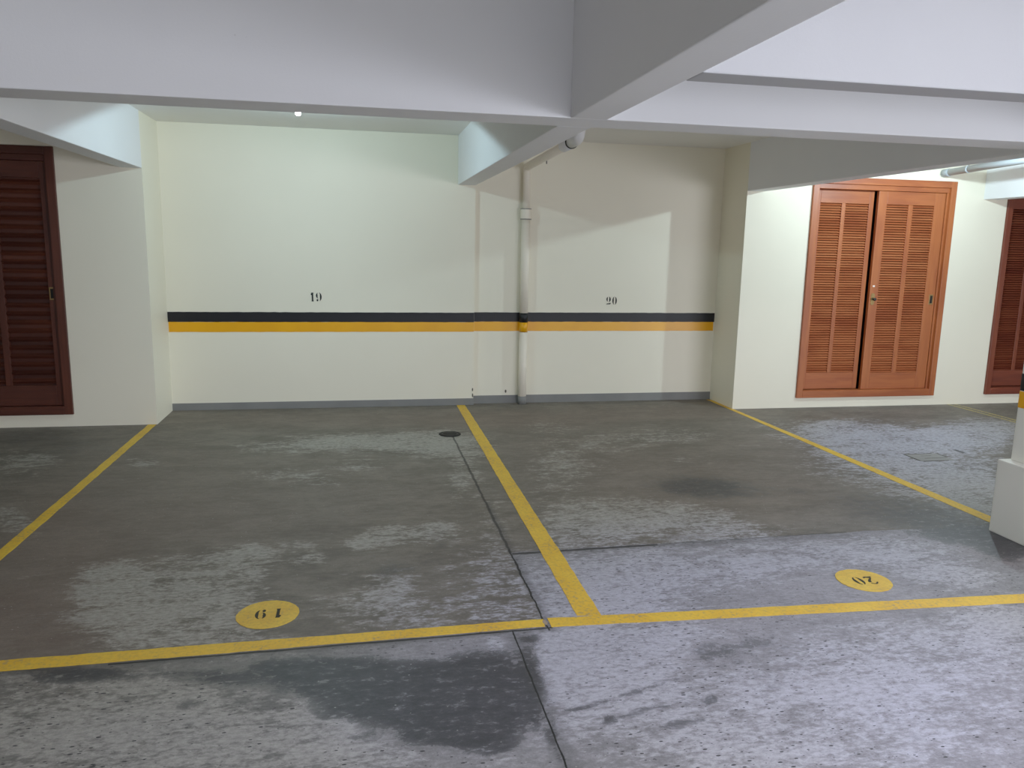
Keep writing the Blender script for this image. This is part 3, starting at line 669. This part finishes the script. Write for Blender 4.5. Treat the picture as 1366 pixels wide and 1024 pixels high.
hx0, hx1, hy0, hy1 = 4.062, 4.352, 4.880, 5.082
root = empty('floor_hatch', ((hx0 + hx1) / 2, (hy0 + hy1) / 2, 0), 'square concrete hatch cover set in the floor in front of the louvred closet', 'hatch')
M['hatch'] = wall_mat('hatch_concrete', rgb(128, 126, 124), rgb(142, 140, 138), 1.0, 0.7)
MB().box(hx0 + .006, hx1 - .006, hy0 + .006, hy1 - .006, 0.0002, 0.0022).build('cover', M['hatch'], root)
g = MB()
g.box(hx0, hx1 - .05, hy1 - .011, hy1, 0.0002, 0.0026); g.box(hx0, hx0 + .007, hy0 + .02, hy1, 0.0002, 0.0026)
g.box(hx1 - .012, hx1, hy0 + .09, hy1 - .01, 0.0002, 0.0026); g.box(hx0 + .02, hx1 - .06, hy0, hy0 + .007, 0.0002, 0.0026)
g.box(hx0 + .085, hx1 - .02, hy0 + .070, hy0 + .078, 0.0002, 0.0026); g.box(hx0 + .10, hx0 + .19, hy0 + .135, hy0 + .141, 0.0002, 0.0026)
g.build('gap', M['chip'], root)

# chipped paint low on the walls
for (x, y, z, w, h, label) in ((1.393, YB, 0.117, 0.010, 0.015, 'small dark chip in the paint left of the drain pipe foot'),
                               (1.058, YA, 0.150, 0.006, 0.018, 'upper dark chip on the wall edge beside the step'),
                               (1.059, YA, 0.092, 0.006, 0.020, 'lower dark chip on the wall edge just above the skirting')):
    pts = [(x + w * (0.75 + random.random() * 0.4) * math.cos(a), y - 0.002, z + h * (0.75 + random.random() * 0.4) * math.sin(a)) for a in (2 * math.pi * k / 11 for k in range(11))]
    MB().prism(pts, (0, 0.003, 0)).build('paint_chip', M['chip'], None, label=label, cat='paint chip', group='paint chips low on the back wall')

pts = [(0.724 + 0.009 * (0.7 + random.random() * 0.5) * math.cos(a), 2.868 + 0.022 * (0.7 + random.random() * 0.5) * math.sin(a), 0.0006) for a in (2 * math.pi * k / 13 for k in range(13))]
MB().prism(pts, (0, 0, 0.0018)).build('paint_chip', M['pale_chip'], None, label='pale broken spot where the floor crack cuts the front yellow line', cat='paint chip')

# ------------------------------------------------------------------ ceiling lamp in bay 19 (only its tip shows below the cross beam)
lx, ly, lz = -0.385, 5.69, 2.372
tilt = math.radians(15)
ax = Vector((0, math.sin(tilt), -math.cos(tilt)))
root = empty('ceiling_lamp', (lx, ly, ZC), 'lit ceiling lamp peeking below the deep cross beam above bay 19', 'lamp')
c0 = Vector((lx, ly, lz))
MB().lathe((lx, ly, ZC), (0, 0, -1), [(0.05, 0), (0.05, 0.02), (0.018, 0.03), (0.018, 0.085)], 24).build('base', M['white'], root)
MB().lathe(c0 - ax * 0.035, ax, [(0.02, 0), (0.022, 0.02), (0.024, 0.03)], 24).build('socket', M['white'], root)
MB().lathe(c0, ax, [(0.012, -0.006), (0.016, 0.0), (0.019, 0.008), (0.016, 0.018), (0.008, 0.023)], 24).build('bulb', M['lit'], root)

# ------------------------------------------------------------------ light
def light(kind, loc, energy, color, **kw):
    d = bpy.data.lights.new(kind.lower() + '_light', kind)
    d.energy = energy; d.color = color
    rot = kw.pop('aim', None)
    for k, v in kw.items(): setattr(d, k, v)
    o = bpy.data.objects.new(d.name, d); COL.objects.link(o); o.location = loc
    if rot is not None:
        o.rotation_euler = Vector(rot).to_track_quat('-Z', 'Y').to_euler()
    return o

light('SPOT', tuple(c0 + ax * 0.030), 33, (0.62, 0.90, 1.0), spot_size=math.radians(180), spot_blend=0.06, shadow_soft_size=0.03, aim=ax)
light('SPOT', (4.87, 5.55, 2.36), 73, (0.70, 0.92, 1.0), spot_size=math.radians(180), spot_blend=0.06, shadow_soft_size=0.03, aim=ax)
light('AREA', (7.0, -3.6, 0.8), 212, (0.86, 0.88, 1.0), shape='RECTANGLE', size=4.4, size_y=1.5, aim=(-0.8, 1, 0.05))
light('AREA', (3.4, -2.4, 0.05), 200, (0.90, 0.91, 1.0), shape='RECTANGLE', size=7.0, size_y=3.2, aim=(0.0, 0.1, 1))  # unseen upward fill added near the floor to lighten the beam undersides
light('AREA', (2.7, -0.3, 2.7), 125, (0.88, 0.90, 1.0), shape='RECTANGLE', size=2.6, size_y=0.5, aim=(0.0, -0.05, -1))


w = bpy.data.worlds.new('world'); scene.world = w; w.use_nodes = True
w.node_tree.nodes['Background'].inputs[0].default_value = (0.80, 0.84, 1.0, 1)
w.node_tree.nodes['Background'].inputs[1].default_value = 0.35

# ------------------------------------------------------------------ camera (recovered from the photograph's vanishing points)
cam = bpy.data.cameras.new('camera'); co = bpy.data.objects.new('camera', cam); COL.objects.link(co)
cam.sensor_fit = 'HORIZONTAL'; cam.sensor_width = 36.0
cam.lens = 1039.5653 / 1366.0 * 36.0
cam.clip_start = 0.05; cam.clip_end = 100
yaw, pitch, roll = 0.1957, -0.1738, 0.0198
f = Vector((math.sin(yaw) * math.cos(pitch), math.cos(yaw) * math.cos(pitch), math.sin(pitch)))
r = Vector((math.cos(yaw), -math.sin(yaw), 0)); u = r.cross(f)
r2_, u2_ = r * math.cos(roll) + u * math.sin(roll), -r * math.sin(roll) + u * math.cos(roll)
co.matrix_world = Matrix(((r2_.x, u2_.x, -f.x, 0), (r2_.y, u2_.y, -f.y, 0), (r2_.z, u2_.z, -f.z, EYE), (0, 0, 0, 1)))
scene.camera = co

scene.view_settings.view_transform = 'Standard'
scene.view_settings.look = 'None'
scene.view_settings.exposure = 0.40
scene.view_settings.gamma = 1.2
scene.cycles.max_bounces = 10
scene.cycles.diffuse_bounces = 6
